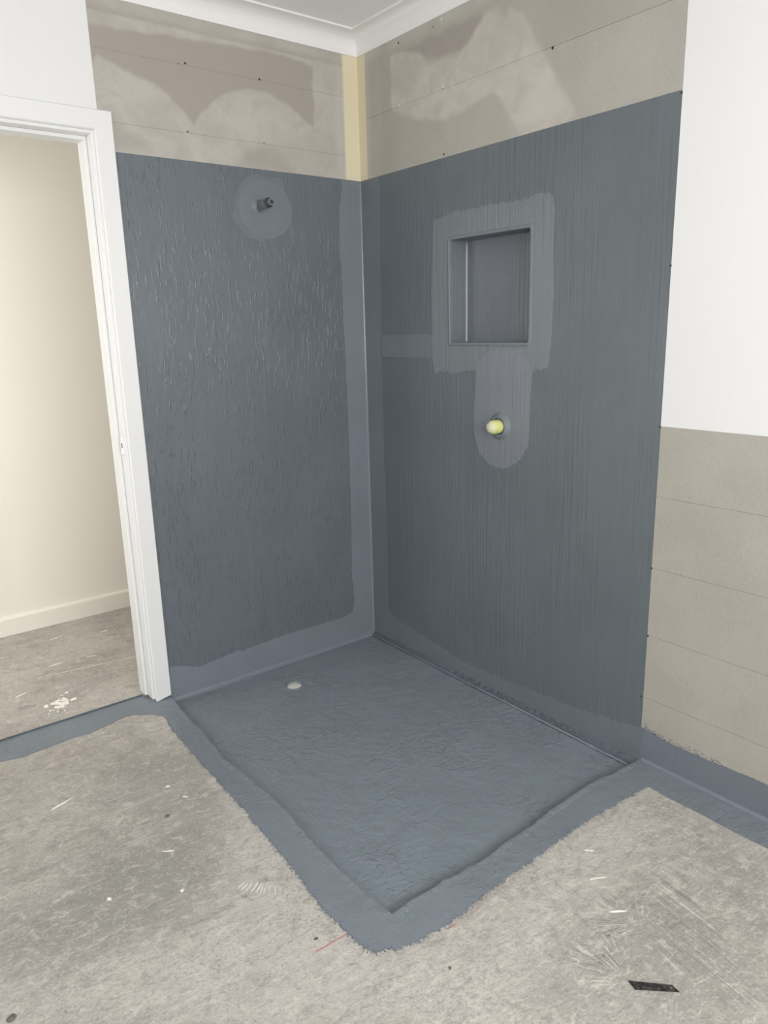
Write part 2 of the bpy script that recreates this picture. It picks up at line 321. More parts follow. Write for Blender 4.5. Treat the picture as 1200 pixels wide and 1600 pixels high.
def prof(bm, pts, path):
    """sweep closed 2D profile: path is a list of frames (origin, u, v)"""
    rings = [[bm.verts.new(o + u*a + v*b) for a, b in pts] for o, u, v in path]
    n = len(pts)
    for r, s in zip(rings, rings[1:]):
        for i in range(n): bm.faces.new((r[i], r[(i+1) % n], s[(i+1) % n], s[i]))
    bm.faces.new(rings[0]); bm.faces.new(rings[-1])
V = Vector
def dens(pts, step=.004, amp=.0, freq=20, closed=False, seed=0, amp2=0, bris=0):
    """densify a polyline and rough it sideways"""
    out = []; n = len(pts)
    for i in range(n if closed else n-1):
        a, b = V(pts[i]), V(pts[(i+1) % n]); L = (b-a).length; k = max(1, int(L/step))
        nr = V((-(b-a).y, (b-a).x))/max(L, 1e-9)
        for j in range(k):
            q = a.lerp(b, j/k)
            e = amp*(noise.noise(V((q.x*freq, q.y*freq, seed))) + .5*noise.noise(V((q.x*freq*3, q.y*freq*3, seed+3))))
            if amp2: e += amp2*noise.noise(V((q.x*260, q.y*260, seed+7)))
            if bris: q = V((q.x, q.y + bris*noise.noise(V((q.x*170, q.y*25, seed+9)))*(1+noise.noise(V((q.x*30, q.y*30, 4))))))
            out.append(tuple(q + nr*e))
    if not closed: out.append(tuple(pts[-1]))
    return out
def slab(name, pts, plane, lift, m, parent, base=0.0, **kw):
    """thin raised layer with outline pts on plane 'x','y' or 'z', its face lifted off the surface"""
    f = {'x': lambda a, b, h: (-h, a, b), 'y': lambda a, b, h: (a, -h, b), 'z': lambda a, b, h: (a, b, h)}[plane]
    tri = tessellate_polygon([[V((a, b, 0)) for a, b in pts]])
    n = len(pts)
    vs = [f(a, b, base+lift) for a, b in pts] + [f(a, b, base) for a, b in pts]
    fs = [tuple(t) for t in tri] + [(i, (i+1) % n, (i+1) % n+n, i+n) for i in range(n)]
    me = bpy.data.meshes.new(name); me.from_pydata(vs, [], fs)
    bm = bmesh.new(); bm.from_mesh(me); bmesh.ops.recalc_face_normals(bm, faces=bm.faces); bm.to_mesh(me); bm.free()
    return link(name, me, m, parent, **kw)
def sdf(P, poly):
    """signed distance (inside positive) of points P (n,2) to polygon"""
    A = np.array(poly); B = np.roll(A, -1, 0); d = np.full(len(P), 1e9); ins = np.zeros(len(P), bool)
    for a, b in zip(A, B):
        e = b-a; w_ = P-a; t = np.clip((w_@e)/max(e@e, 1e-12), 0, 1)
        d = np.minimum(d, np.hypot(*(w_-t[:, None]*e).T))
        c = ((a[1] <= P[:, 1]) != (b[1] <= P[:, 1]))
        with np.errstate(divide='ignore', invalid='ignore'):
            xx = a[0] + (P[:, 1]-a[1])*(e[0])/(e[1] if e[1] else 1e-12)
        ins ^= c & (P[:, 0] < xx)
    return np.where(ins, d, -d)
def soft(P, poly, s, jit=0):
    d = sdf(P, poly)
    if jit: d = d + np.array([noise.fractal(V((x*14, y*14, 0)), 1, 2, 4) for x, y in P])*jit
    t = np.clip(.5+d/(2*s), 0, 1); return t*t*(3-2*t)
def grid(us, vs, f, skip=None):
    nu, nv = len(us), len(vs)
    P = np.array([(u, v) for u in us for v in vs]); co = [f(u, v) for u, v in P]
    fs = []
    for i in range(nu-1):
        for j in range(nv-1):
            if skip and skip((us[i]+us[i+1])/2, (vs[j]+vs[j+1])/2): continue
            a = i*nv+j; fs.append((a, a+nv, a+nv+1, a+1))
    return P, co, fs
def setattr_(me, name, vals):
    a = me.attributes.new(name, 'FLOAT', 'POINT'); a.data.foreach_set('value', np.asarray(vals, np.float32))
def holed(name, us, vs, hole, plane, t0, t1, m, parent=None, **kw):
    """thick plate between depths t0 and t1 on plane x or y with rectangular holes"""
    f = (lambda a, b, h: (h, a, b)) if plane == 'x' else (lambda a, b, h: (a, h, b))
    bm = bmesh.new(); vt = {}
    def vv(a, b, h):
        k = (round(a, 5), round(b, 5), h)
        if k not in vt: vt[k] = bm.verts.new(f(a, b, h))
        return vt[k]
    solid = {}
    for i in range(len(us)-1):
        for j in range(len(vs)-1):
            cu, cv = (us[i]+us[i+1])/2, (vs[j]+vs[j+1])/2
            solid[i, j] = not any(h[0] < cu < h[1] and h[2] < cv < h[3] for h in hole)
    for (i, j), s in solid.items():
        if not s: continue
        a, b, c_, d = us[i], us[i+1], vs[j], vs[j+1]
        for h in (t0, t1): bm.faces.new([vv(a, c_, h), vv(b, c_, h), vv(b, d, h), vv(a, d, h)])
        for di, dj, e in ((-1, 0, ((a, c_), (a, d))), (1, 0, ((b, c_), (b, d))), (0, -1, ((a, c_), (b, c_))), (0, 1, ((a, d), (b, d)))):
            if not solid.get((i+di, j+dj), False):
                (p0, p1), (p2, p3) = e
                bm.faces.new([vv(p0, p1, t0), vv(p2, p3, t0), vv(p2, p3, t1), vv(p0, p1, t1)])
    return obj(name, bm, m, parent, **kw)
ST = dict(kind='structure')

# ---------------------------------------------------------------- structure
XL, YB = -3.4, -4.0            # far sides of the room
JX0, JX1 = -1.098, -1.93       # door opening between jamb faces
DH = 2.05                      # door head
# floor: concrete slab with the shower set-down cut out
us = np.unique(np.round(np.concatenate([np.arange(XL, -2.05, .15), np.arange(-2.05, .02, .0115), [-1.08, 0.0, .12]]), 4))
vs_ = np.unique(np.round(np.concatenate([np.arange(YB, -2.35, .15), np.arange(-2.35, 1.2, .0115), [-1.49, 0.0, 1.25]]), 4))
P, co, fs = grid(us, vs_, lambda u, v: (u, v, 0.0), lambda u, v: -1.08 < u < 0.0 and -1.49 < v < 0.0)
me = bpy.data.meshes.new('floor'); me.from_pydata(co, [], fs)
dark = np.zeros(len(P))
for k, s, am in (('Fdark', .09, 1), ('Fdark2', .08, .8), ('Fdark3', .1, .55), ('Fdark4', .08, .6)): dark = np.maximum(dark, am*soft(P, PTS[k], s, .05))
setattr_(me, 'dark', dark); setattr_(me, 'light', soft(P, PTS['Flight'], .05, .04)); setattr_(me, 'diag', soft(P, PTS['Fdiag'], .05, .05))
floor = link('floor', me, M['concrete'], **ST)
boxo('floor_slab', (XL, .12, YB, 1.25, -.2, -.045), M['concrete'], floor)

# walls
wall_left = holed('wall_left', [XL, JX1-.03, JX0+.03, .12], [-.045, DH+.03, CEIL], [(JX1-.03, JX0+.03, -.1, DH+.03)], 'y', 0.0, .098, M['white'], **ST)
wall_right = holed('wall_right', [YB, NY0-.002, NY1+.002, 0], [-.045, NZ0-.002, NZ1+.002, CEIL], [(NY0-.002, NY1+.002, NZ0-.002, NZ1+.002)], 'x', 0.0, .1, M['white'], **ST)
wb = holed('wall_back', [XL, -2.6, -.4, .1], [-.045, .85, 2.15, CEIL], [(-2.6, -.4, .85, 2.15)], 'y', YB, YB-.1, M['white'], **ST)
wf = holed('wall_side', [YB, -2.8, -1.4, 0], [-.045, .85, 2.15, CEIL], [(-2.8, -1.4, .85, 2.15)], 'x', XL, XL-.1, M['white'], **ST)
for nm, kind, a0, a1, q in (('window_1', 'y', -2.6, -.4, YB), ('window_2', 'x', -2.8, -1.4, XL)):
    bm = bmesh.new()
    def fb(u0, u1, z0, z1):
        if kind == 'y': box(bm, u0, u1, q-.08, q-.02, z0, z1)
        else: box(bm, q-.08, q-.02, u0, u1, z0, z1)
    fb(a0, a0+.05, .85, 2.15); fb(a1-.05, a1, .85, 2.15); fb(a0, a1, .85, .9); fb(a0, a1, 2.1, 2.15); fb((a0+a1)/2-.03, (a0+a1)/2+.03, .9, 2.1)
    obj(nm, bm, M['trimw'], **ST)
boxo('ceiling', (XL-.1, .1, YB-.1, 1.35, CEIL, CEIL+.1), M['ceil'], **ST)
hall = boxo('wall_hall', (XL, .12, 1.13, 1.25, 0, CEIL), M['hall'], **ST)
boxo('wall_hall_end', (-.28, -.16, .098, 1.13, 0, CEIL), M['hall'], **ST)
bm = bmesh.new()
prof(bm, [(0, 0), (.016, 0), (.016, .082), (.012, .0905), (.006, .0925), (0, .0925)], [(V((XL, 1.13, 0)), V((0, -1, 0)), V((0, 0, 1))), (V((-.28, 1.13, 0)), V((0, -1, 0)), V((0, 0, 1)))])
obj('baseboard_hall', bm, M['hall'], **ST)

# cornice (coved, with a quirk at each edge), mitred in the corner
A, B_ = CEIL-CORN+.006, .076
pr = [(0, 0), (.006, 0), (.006, .006)]
n = 10
for i in range(n+1):
    t = math.pi/2*i/n
    pr.append((.008+(B_-.016)*(1-math.cos(t)), .010+(A-.018)*math.sin(t)))
pr += [(B_-.002, A-.007), (B_, A-.006), (B_, A), (0, A)]
z = CEIL-A
bm = bmesh.new()
rings = []
for o, kx, ky in ((V((XL, 0, z)), 0, -1), (V((0, 0, z)), -1, -1), (V((0, YB, z)), -1, 0)):
    rings.append([bm.verts.new(o + V((kx*a, ky*a, b))) for a, b in pr])
for r, s in zip(rings, rings[1:]):
    for i in range(len(pr)): bm.faces.new((r[i], r[(i+1) % len(pr)], s[(i+1) % len(pr)], s[i]))
obj('trim_1', bm, M['cornice'], smooth=True, **ST)

# door frame
d1 = empty('door_1', (JX0, 0, 0), '', ''); del d1['label']; del d1['category']; d1['kind'] = 'structure'
def dpart(name, bm, m, **kw):
    bmesh.ops.translate(bm, verts=bm.verts, vec=(-JX0, 0, 0)); return obj(name, bm, m, d1, **kw)
AR, ARW = -1.0245, .0635       # outer edge of the architrave, its width
def arch_frame(x_out, sx, z0, top):      # bevelled flat architrave leg
    bm = bmesh.new()
    x_in = x_out - sx*ARW
    pts = [(x_out, 0), (x_out, -.012), (x_out-sx*.003, -.016), (x_in+sx*.004, -.016), (x_in, -.012), (x_in, 0)]
    lo = [bm.verts.new((a, b, z0+zz)) for (a, b), zz in zip(pts, (.016, .014, .009, -.001, .002, .006))]
    hi = [bm.verts.new((a, b, top-abs(a-x_out))) for a, b in pts]
    for i in range(6): bm.faces.new((lo[i], lo[(i+1) % 6], hi[(i+1) % 6], hi[i]))
    bm.faces.new(lo); bm.faces.new(hi); return bm
TOP = 2.1235
dpart('architrave', arch_frame(AR, 1, .004, TOP), M['trimw'])
XO = JX1 - (AR-JX0)
dpart('architrave', arch_frame(XO, -1, .004, TOP), M['trimw'])
bm = bmesh.new()
pts = [(0, TOP), (-.012, TOP), (-.016, TOP-.003), (-.016, TOP-ARW+.004), (-.012, TOP-ARW), (0, TOP-ARW)]
ra = [bm.verts.new((AR-(TOP-zz), y, zz)) for y, zz in pts]
rb = [bm.verts.new((XO+(TOP-zz), y, zz)) for y, zz in pts]
for i in range(6): bm.faces.new((ra[i], ra[(i+1) % 6], rb[(i+1) % 6], rb[i]))
bm.faces.new(ra); bm.faces.new(rb)
dpart('architrave', bm, M['trimw'])
for s, x in ((1, JX0), (-1, JX1)):
    bm = bmesh.new(); box(bm, x, x+s*.03, -.003, .103, .012, DH+.03, .0015); dpart('jamb', bm, M['trimw'])
    bm = bmesh.new(); box(bm, x-s*.012, x, .042, .103, .015, DH-.012, .0015); dpart('door_stop', bm, M['trimw'])
bm = bmesh.new(); box(bm, JX1, JX0, -.003, .103, DH, DH+.03, .0015); dpart('head_jamb', bm, M['trimw'])
bm = bmesh.new(); box(bm, JX1, JX0, .042, .103, DH-.012, DH, .0015); dpart('door_stop', bm, M['trimw'])
bm = bmesh.new(); box(bm, JX0-.0015, JX0, .010, .034, .985, 1.045, .004); sp = dpart('strike_plate', bm, plain('painted_plate', (.8, .79, .77), .35), label='small white painted strike plate')
bm = bmesh.new(); box(bm, JX0-.0018, JX0-.001, .016, .027, 1.008, 1.026); o = dpart('latch_hole', bm, M['bore'])
o.parent = sp; bmx = None

# wall sheets and coats: children of the walls
def upper(name, u0, u1, plane, m, parent, fill):
    us = np.arange(u0, u1+1e-6, .0075); us[-1] = u1; vs2 = np.append(np.arange(HT, CORN+.004, .0075), CORN+.006)
    P, co, fs = grid(us, vs2, (lambda u, v: (-.0012, u, v)) if plane == 'x' else (lambda u, v: (u, -.0012, v)))
    me = bpy.data.meshes.new(name); me.from_pydata(co, [], fs); fill(me, P)
    bm = bmesh.new(); bm.from_mesh(me); bmesh.ops.recalc_face_normals(bm, faces=bm.faces)
    if bm.faces[:][0].normal.dot(V((-1, 0, 0)) if plane == 'x' else V((0, -1, 0))) < 0: bmesh.ops.reverse_faces(bm, faces=bm.faces)
    bm.to_mesh(me); bm.free()
    return link(name, me, m, parent)
def fillL(me, P):
    setattr_(me, 'bare', np.clip(soft(P, PTS['Ldark'], .006, .006)*.9 + .7*soft(P, PTS['Lblob'], .02, .01) + .5*soft(P, PTS['Lblob2'], .02, .01), 0, 1))
    setattr_(me, 'compound', np.full(len(P), .85)*(P[:, 1] < 2.42)*(P[:, 0] > -1.3))
    cx = np.clip((P[:, 0]+.075)/.008+.5, 0, 1); setattr_(me, 'cream', cx)
    sm = np.clip(1-np.abs(P[:, 0]+.10)/.035, 0, 1)*.7 + np.clip((P[:, 1]-2.425)/.02, 0, 1)*.7
    setattr_(me, 'smear', np.clip(sm, 0, 1))
def fillR(me, P):
    b = .9*soft(P, PTS['Rdark'], .012, .012)
    setattr_(me, 'bare', np.clip(b + .35*np.clip((P[:, 1]-2.228)/.004, 0, 1)*(P[:, 0] < -.92)*np.clip((-P[:, 0]-.9)/.1, 0, 1), 0, 1)*(1-soft(P, PTS['Rlight'], .01)))
    setattr_(me, 'compound', np.maximum(soft(P, PTS['Rlight'], .011, .008), .22*np.clip((P[:, 0]+.15)/.003+.5, 0, 1)))
    setattr_(me, 'cream', np.clip((P[:, 0]+.052)/.008+.5, 0, 1)*.92)
    sm = np.clip(1-np.abs(P[:, 0]+.065)/.02, 0, 1)*.7 + np.clip((P[:, 1]-2.425)/.025, 0, 1)*.8*(P[:, 0] > -.75)
    setattr_(me, 'smear', np.clip(sm, 0, 1))
upper('plasterboard', -1.067, 0, 'y', M['upperL'], wall_left, fillL)
upper('plasterboard', END, 0, 'x', M['upperR'], wall_right, fillR)
boxo('painted_lining', (-.0016, 0, YB, END-.0006, SPLIT, CORN+.006), M['white'], wall_right)
boxo('painted_lining', (XL, -1.0673, -.0016, 0, DH+.04, CORN+.006), M['white'], wall_left)
boxo('fibre_cement_sheet', (-.0012, 0, YB, END-.0006, 0, SPLIT), M['sheet'], wall_right)

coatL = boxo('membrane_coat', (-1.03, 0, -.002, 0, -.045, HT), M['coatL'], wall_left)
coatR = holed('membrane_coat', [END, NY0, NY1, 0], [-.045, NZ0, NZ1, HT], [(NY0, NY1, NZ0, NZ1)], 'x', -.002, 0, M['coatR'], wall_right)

# lighter second-coat bands and patches (thin raised layers)
lb = dens(PTS['lband'], .003, .003, 18, amp2=.002, bris=.008)
lb = [(max(x, -1.028), z_) for x, z_ in lb]
slab('membrane_band', lb + [(-1.028, -.03), (-.004, -.03), (-.004, HT-.001)], 'y', .0009, M['patchL'], wall_left, .002, label='lighter blue-grey second coat along corner and floor')
rb_ = dens(PTS['rband'], .003, .003, 18, amp2=.002, seed=2, bris=.016)
slab('membrane_band', rb_ + [(END, -.008), (-.004, -.008), (-.004, HT-.001)], 'x', .0009, M['bandR'], wall_right, .002, label='lighter blue-grey second coat along corner and floor')
sk = dens([(END-.0002, .1185)] + PTS['rskirt'][1:] + [(-2.6, .118), (-3.98, .118)], .004, .002, 30, amp2=.003, seed=5)
slab('membrane_band', sk + [(-3.98, 0), (END-.0002, 0)], 'x', .0026, M['upturn'], wall_right, .0, label='blue-grey upturn along the base of the bare sheet')
# spatter of dry brush above that upturn
bm = bmesh.new(); rnd = random.Random(3)
for i in range(150):
    u = rnd.random()**1.2; y = -1.462-.30*u; zz = .118-.014*min(1, u*4)+.002+rnd.random()**1.6*.020*math.sin(math.pi*min(1, u*1.02))**.6
    if u < .05: zz = .118+rnd.random()*.03
    s = rnd.uniform(.0008, .0021); a = rnd.uniform(.7, 2.2)
    q = [bm.verts.new((-.0019, y+s*a*math.cos(t), zz+s*math.sin(t))) for t in (0, 1.1, 2.3, 3.3, 4.4, 5.5)]
    bm.faces.new(q)
obj('dry_brush_marks', bm, M['bandR'], wall_right, kind='stuff')
bm = bmesh.new()
npp = dens(PTS['nichepatch'], .003, .004, 16, True, 9, .002, .012)
f = lambda a, b, h: (-h, a, b)
# patch polygon has the niche opening in it: split into two halves at the niche's height
def clip(poly, keep, ins):
    out = []
    for i in range(len(poly)):
        a, b = poly[i], poly[(i+1) % len(poly)]; ia, ib = keep(a), keep(b)
        if ia >= 0: out.append(a)
        if (ia >= 0) != (ib >= 0): t = ia/(ia-ib); out.append((a[0]+(b[0]-a[0])*t, a[1]+(b[1]-a[1])*t))
    return out
pb = bmesh.new()
LEG = clip(npp, lambda p_: 1.2395-p_[1], 0)
for sub in (clip(npp, lambda p_: p_[1]-NZ1, 0), clip(clip(clip(npp, lambda p_: NZ1-p_[1], 0), lambda p_: p_[1]-NZ0, 0), lambda p_: NY0-p_[0], 0),
            clip(clip(clip(npp, lambda p_: NZ1-p_[1], 0), lambda p_: p_[1]-NZ0, 0), lambda p_: p_[0]-NY1, 0), clip(npp, lambda p_: NZ0-p_[1], 0)):
    tri = tessellate_polygon([[V((a, b, 0)) for a, b in sub]]); n = len(sub)
    top = [pb.verts.new((-.0032, a, b)) for a, b in sub]; bot = [pb.verts.new((-.0020, a, b)) for a, b in sub]
    for t in tri:
        try: pb.faces.new([top[i] for i in t])
        except ValueError: pass
    for i in range(n):
        a, b = sub[i], sub[(i+1) % n]
        if abs(a[1]-b[1]) < 1e-7 and (abs(a[1]-NZ0) < 1e-5 or abs(a[1]-NZ1) < 1e-5) and not (NY0-.001 < (a[0]+b[0])/2 < NY1+.001): continue
        pb.faces.new((top[i], top[(i+1) % n], bot[(i+1) % n], bot[i]))
bmesh.ops.remove_doubles(pb, verts=pb.verts, dist=1e-6)
obj('membrane_patch', pb, M['patchR'], wall_right, label='lighter blue-grey patch framing the niche and running down')
leg = dens([(-.953, 1.262), (-.949, 1.16), (-.946, 1.075), (-.943, .985), (-.913, .940), (-.868, .911), (-.821, .893), (-.756, .904), (-.705, .939), (-.678, 1.004), (-.674, 1.10), (-.683, 1.20), (-.69, 1.262), (-.72, 1.31), (-.80, 1.327), (-.90, 1.325)], .003, .002, 20, True, 4, .001, .010)
slab('membrane_patch', leg, 'x', .0008, membrane('membrane_third_coat', (.168, .184, .206), 0, 'rwall', .36, .8), wall_right, .0032, label='palest blue-grey tongue around the tap outlet')
M['pipe1'] = membrane('membrane_pipe_patch', (.130, .150, .170), 0, 'rwall', .36, .35)
pp = dens(PTS['pipepatch'], .006, .002, 22, True, 6, .001)
slab('membrane_patch', pp, 'y', .0009, M['pipe1'], wall_left, .002, label='pale round patch around the shower outlet pipe')
pp2 = dens([(-.372+math.cos(t)*.0-.0, 0) for t in ()] or [(-.62+.13+.118*math.cos(t*math.pi/14)+.03, 1.862+.105*math.sin(t*math.pi/14)) for t in range(28)], .006, .001, 22, True, 8)
slab('membrane_patch', pp2, 'y', .0007, membrane('membrane_third_coat_left', (.145, .168, .190), 0, 'rwall', .32, .25), wall_left, .0029, label='paler inner disc around the outlet pipe')
# horizontal taped sheet joint, just visible under the coat
for (u0, u1, z0, z1) in ((-.44, -.121, 1.288, 1.380),):
    slab('sheet_joint_tape', dens([(u0, z0), (u1, z0), (u1, z1), (u0, z1)], .008, .0025, 30, True, 1, .003), 'x', .0022, M['bandR'], wall_right, .002)
slab('sheet_joint_tape', dens([(-.66, 1.165), (-.118, 1.165), (-.118, 1.255), (-.66, 1.255)], .008, .0015, 30, True, 1), 'y', .0010, M['coatL'], wall_left, .002)

# screws in the walls
def screw(plane, u, z_, parent, r=.0038, m=None, lab=None):
    bm = bmesh.new()
    bmesh.ops.create_cone(bm, cap_ends=True, segments=12, radius1=r, radius2=r*.8, depth=.0012)
    rot = Matrix.Rotation(math.pi/2, 4, 'X') if plane == 'y' else Matrix.Rotation(-math.pi/2, 4, 'Y')
    bmesh.ops.transform(bm, matrix=rot, verts=bm.verts)
    o = obj('screw', bm, m or M['hole'], parent)
    o.location = (u, -.0022, z_) if plane == 'y' else (-.0022, u, z_)
    return o
for u, z_, r in ((-.744, 2.317, .004), (-.4537, 2.3137, .004), (-.7552, 2.098, .003), (-.4507, 2.0963, .0022), (-.77, 2.311, .0018)): screw('y', u, z_, wall_left, r)
for u, z_, r in ((-1.006, 2.2243, .0045), (-.514, 2.0148, .0038), (-.2661, 2.4442, .004), (-.509, 2.232, .002), (-.259, 2.228, .002), (-.4606, 2.4407, .002)): screw('x', u, z_, wall_right, r)
for u, z_ in ((-1.4505, 1.996), (-1.4505, 1.5569), (-1.450, 1.1024), (-1.452, .6644), (-1.4545, .4401), (-1.4445, .2257)): screw('x', u, z_, wall_right, .0034)
pm = plain('pale_filled_screw', (.6, .59, .54), .7)
for u, z_ in ((-.512, 2.236), (-.2625, 2.231), (-.505, 2.4515)): screw('x', u, z_, wall_right, .0045, pm)

# fillet beads in the corners
def fillet(name, o0, o1, ua, va, r0, r1, m, parent, N=8, wob=0, seed=0):
    bm = bmesh.new(); K = 60; rings = []
    for k in range(K+1):
        t = k/K; o = V(o0).lerp(V(o1), t); r = (r0+(r1-r0)*t)*(1+wob*noise.noise(V((t*40, seed, 0))))
        ring = [o]
        for i in range(N+1):
            a = math.pi/2*i/N
            ring.append(o + V(ua)*(r*(1-math.sin(a))) + V(va)*(r*(1-math.cos(a))))
        rings.append([bm.verts.new(q) for q in ring])
    n = N+2
    for r, s in zip(rings, rings[1:]):
        for i in range(n): bm.faces.new((r[i], r[(i+1) % n], s[(i+1) % n], s[i]))
    return obj(name, bm, m, parent, smooth=True)
TZ = -.024
fillet('corner_fillet', (-.0029, -.0029, TZ), (-.0029, -.0029, HT-.002), (-1, 0, 0), (0, -1, 0), .009, .0055, M['bead'], wall_left, wob=.2)

# ---------------------------------------------------------------- floor membrane band (raised coat around the shower set-down)
tray = dens([(-1.030, .0), (-1.024, -.004)] + PTS['tray'][1:-1] + [(0.0, -1.456)], .003, .0022, 28, seed=11, amp2=.003)
outer = [p_ for p_ in PTS['mem_outer'] if p_[0] > -1.9 or True]
out_l = dens([(-1.93, PTS['mem_outer'][0][1]-.005)] + outer[:17], .004, .004, 14, seed=12, amp2=.003)
out_m = dens(outer[16:40] if len(outer) > 40 else outer[16:], .003, .005, 20, seed=13, amp2=.006)
i_c = min(range(len(outer)), key=lambda i: abs(outer[i][0]+.1)+abs(outer[i][1]+1.457))
out_l = dens([(-1.90, outer[0][1]-.01)] + outer[:i_c-24], .004, .004, 14, seed=12, amp2=.002)
out_m = dens(outer[i_c-25:i_c+1], .0016, .004, 20, seed=13, amp2=.011)
out_r = dens(outer[i_c:] + [(-.085, -2.6), (-.09, -3.98)], .006, .0015, 12, seed=14, amp2=.001)
poly = out_l + out_m[1:] + out_r[1:] + [(-.0026, -3.98), (-.0026, -1.456)] + tray[::-1][1:] + [(-1.03, -.0), (-1.098, .0), (-1.098, .076), (-1.90, .066)]
band = slab('membrane_band', poly, 'z', .0032, M['band'], floor, .0, label='blue-grey painted band around the shower set-down')
bm = bmesh.new(); rnd = random.Random(8)
for k in range(0, len(out_m)-8, 1):
    a, b = V(out_m[k]), V(out_m[k+6]); t = (b-a).normalized(); nr = V((t.y, -t.x))
    if nr.dot(a-V((-.5, -.7))) < 0: nr = -nr
    if rnd.random() > .62: continue
    q = a + nr*(rnd.random()**2*.009); s_ = rnd.uniform(.0006, .0016); ang = rnd.random()*6
    bm.faces.new([bm.verts.new((q.x+s_*1.6*math.cos(t_)*math.cos(ang)-s_*math.sin(t_)*math.sin(ang), q.y+s_*1.6*math.cos(t_)*math.sin(ang)+s_*math.sin(t_)*math.cos(ang), .0006)) for t_ in (0, 1, 2.1, 3.2, 4.2, 5.3)])
obj('paint_specks', bm, M['band'], floor, kind='stuff')
# soft raised lip along the set-down
bm = bmesh.new(); rings = []
for k, (x, y) in enumerate(tray[6:]):
    if y < -1.44 and x > -.03: break
    j = tray[6:]; a = V(j[max(0, k-4)]); b = V(j[min(len(j)-1, k+4)]); t = (b-a).normalized(); nr = V((t.y, -t.x))  # outward
    if nr.dot(V((x+.5, y+.7))) < 0: nr = -nr
    wd = .022+.010*noise.noise(V((x*30, y*30, 0))); h = .0012+.0030*noise.noise(V((x*24, y*24, 5)))+.0022*noise.noise(V((x*80, y*80, 5))); h = max(h, .0002)
    ring = [(-.0005, .0), (.0015, .0042+h*.5), (wd*.35, .0040+h), (wd, .0028)]
    rings.append([bm.verts.new((x+nr.x*a_, y+nr.y*a_, b_)) for a_, b_ in ring])
for r, s in zip(rings, rings[1:]):
    for i in range(3): bm.faces.new((r[i], r[i+1], s[i+1], s[i]))
obj('membrane_lip', bm, M['band'], floor, smooth=True)
fillet('corner_fillet', (-.0029, -1.462, .0032), (-.0029, -3.98, .0032), (-1, 0, 0), (0, 0, 1), .010, .026, M['upturn'], floor, wob=.1)
# small painted stop along the door threshold
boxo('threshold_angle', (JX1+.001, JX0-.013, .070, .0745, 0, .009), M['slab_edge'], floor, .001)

# ---------------------------------------------------------------- shower base (set-down), floor waste
sb = empty('shower_tray', (-.51, -.73, TZ), 'recessed blue-grey waterproofed shower tray between the two dark walls', 'shower tray')
DX, DY = -.571, -.199
def pan_z(x, y):
    r = math.hypot(x-DX, y-DY)
    z_ = TZ - .004*max(0, 1-r/.5) - .003*max(0, 1-r/.08)
    z_ += .0012*noise.noise(V((x*5, y*5, 0))) + .0006*noise.noise(V((x*18, y*18, 2)))
    # lumps of dried compound
    for cx, cy, s, h in ((-.93, -.90, .045, .0022), (-.72, -1.08, .02, .0018), (-.35, -.98, .12, .0014)):
        d = math.hypot(x-cx, y-cy)/s
        if d < 2: z_ += h*math.exp(-d*d)*(.5+noise.noise(V((x*70, y*70, 7))))
    return z_
xs = np.append(np.arange(-1.085, -.0029, .0085), -.0029); ys = np.append(np.arange(-1.50, -.0029, .0085), -.0029)
P, co, fs = grid(xs, ys, lambda u, v: (u, v, pan_z(u, v)), lambda u, v: math.hypot(u-DX, v-DY) < .031)
me = bpy.data.meshes.new('pan'); me.from_pydata([(a+.51, b+.73, c_-TZ) for a, b, c_ in co], [], fs)
for q in me.polygons: q.use_smooth = True
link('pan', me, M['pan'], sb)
bm = bmesh.new(); rings = []
for x, y in tray:
    rings.append([bm.verts.new((x+.51+.0, y+.73, z_-TZ)) for z_ in (.0005, TZ-.008)])
for r, s in zip(rings, rings[1:]): bm.faces.new((r[0], r[1], s[1], s[0]))
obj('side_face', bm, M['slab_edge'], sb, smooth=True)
def loc(o, c_):   # shift world-built child into its parent's frame
    for v in o.data.vertices: v.co -= V(c_)
    return o
SBL = (-.51, -.73, TZ)
loc(fillet('fillet', (-1.02, -.0029, TZ-.002), (-.0029, -.0029, TZ-.002), (0, -1, 0), (0, 0, 1), .022, .014, M['bead'], sb, wob=.12), SBL)
# slab edge under the right wall: narrow ledge, then fillet down to the pan
bm = bmesh.new(); K = 90; rings = []
for k in range(K+1):
    y = -.0029-1.452*k/K; t = k/K; wb_ = .003*noise.noise(V((y*9, 0, 0)))
    sec = [(-.0029, -.004), (-.005-.002*t, -.0065), (-.006-.006*t+wb_*.4, -.014), (-.010-.007*t+wb_, -.0185), (-.018-.010*t+wb_, TZ+.003), (-.034-.012*t, TZ-.003), (-.0029, TZ-.004)]
    rings.append([bm.verts.new((a, y, b)) for a, b in sec])
for r, s in zip(rings, rings[1:]):
    for i in range(7): bm.faces.new((r[i], r[(i+1) % 7], s[(i+1) % 7], s[i]))
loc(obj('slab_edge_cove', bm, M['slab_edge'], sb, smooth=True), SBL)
fb = fillet('fillet', (-.015, -.0029, TZ-.001), (-.029, -1.452, TZ-.001), (-1, 0, 0), (0, 0, 1), .009, .009, M['bead'], sb, wob=.25, seed=4); loc(fb, SBL)

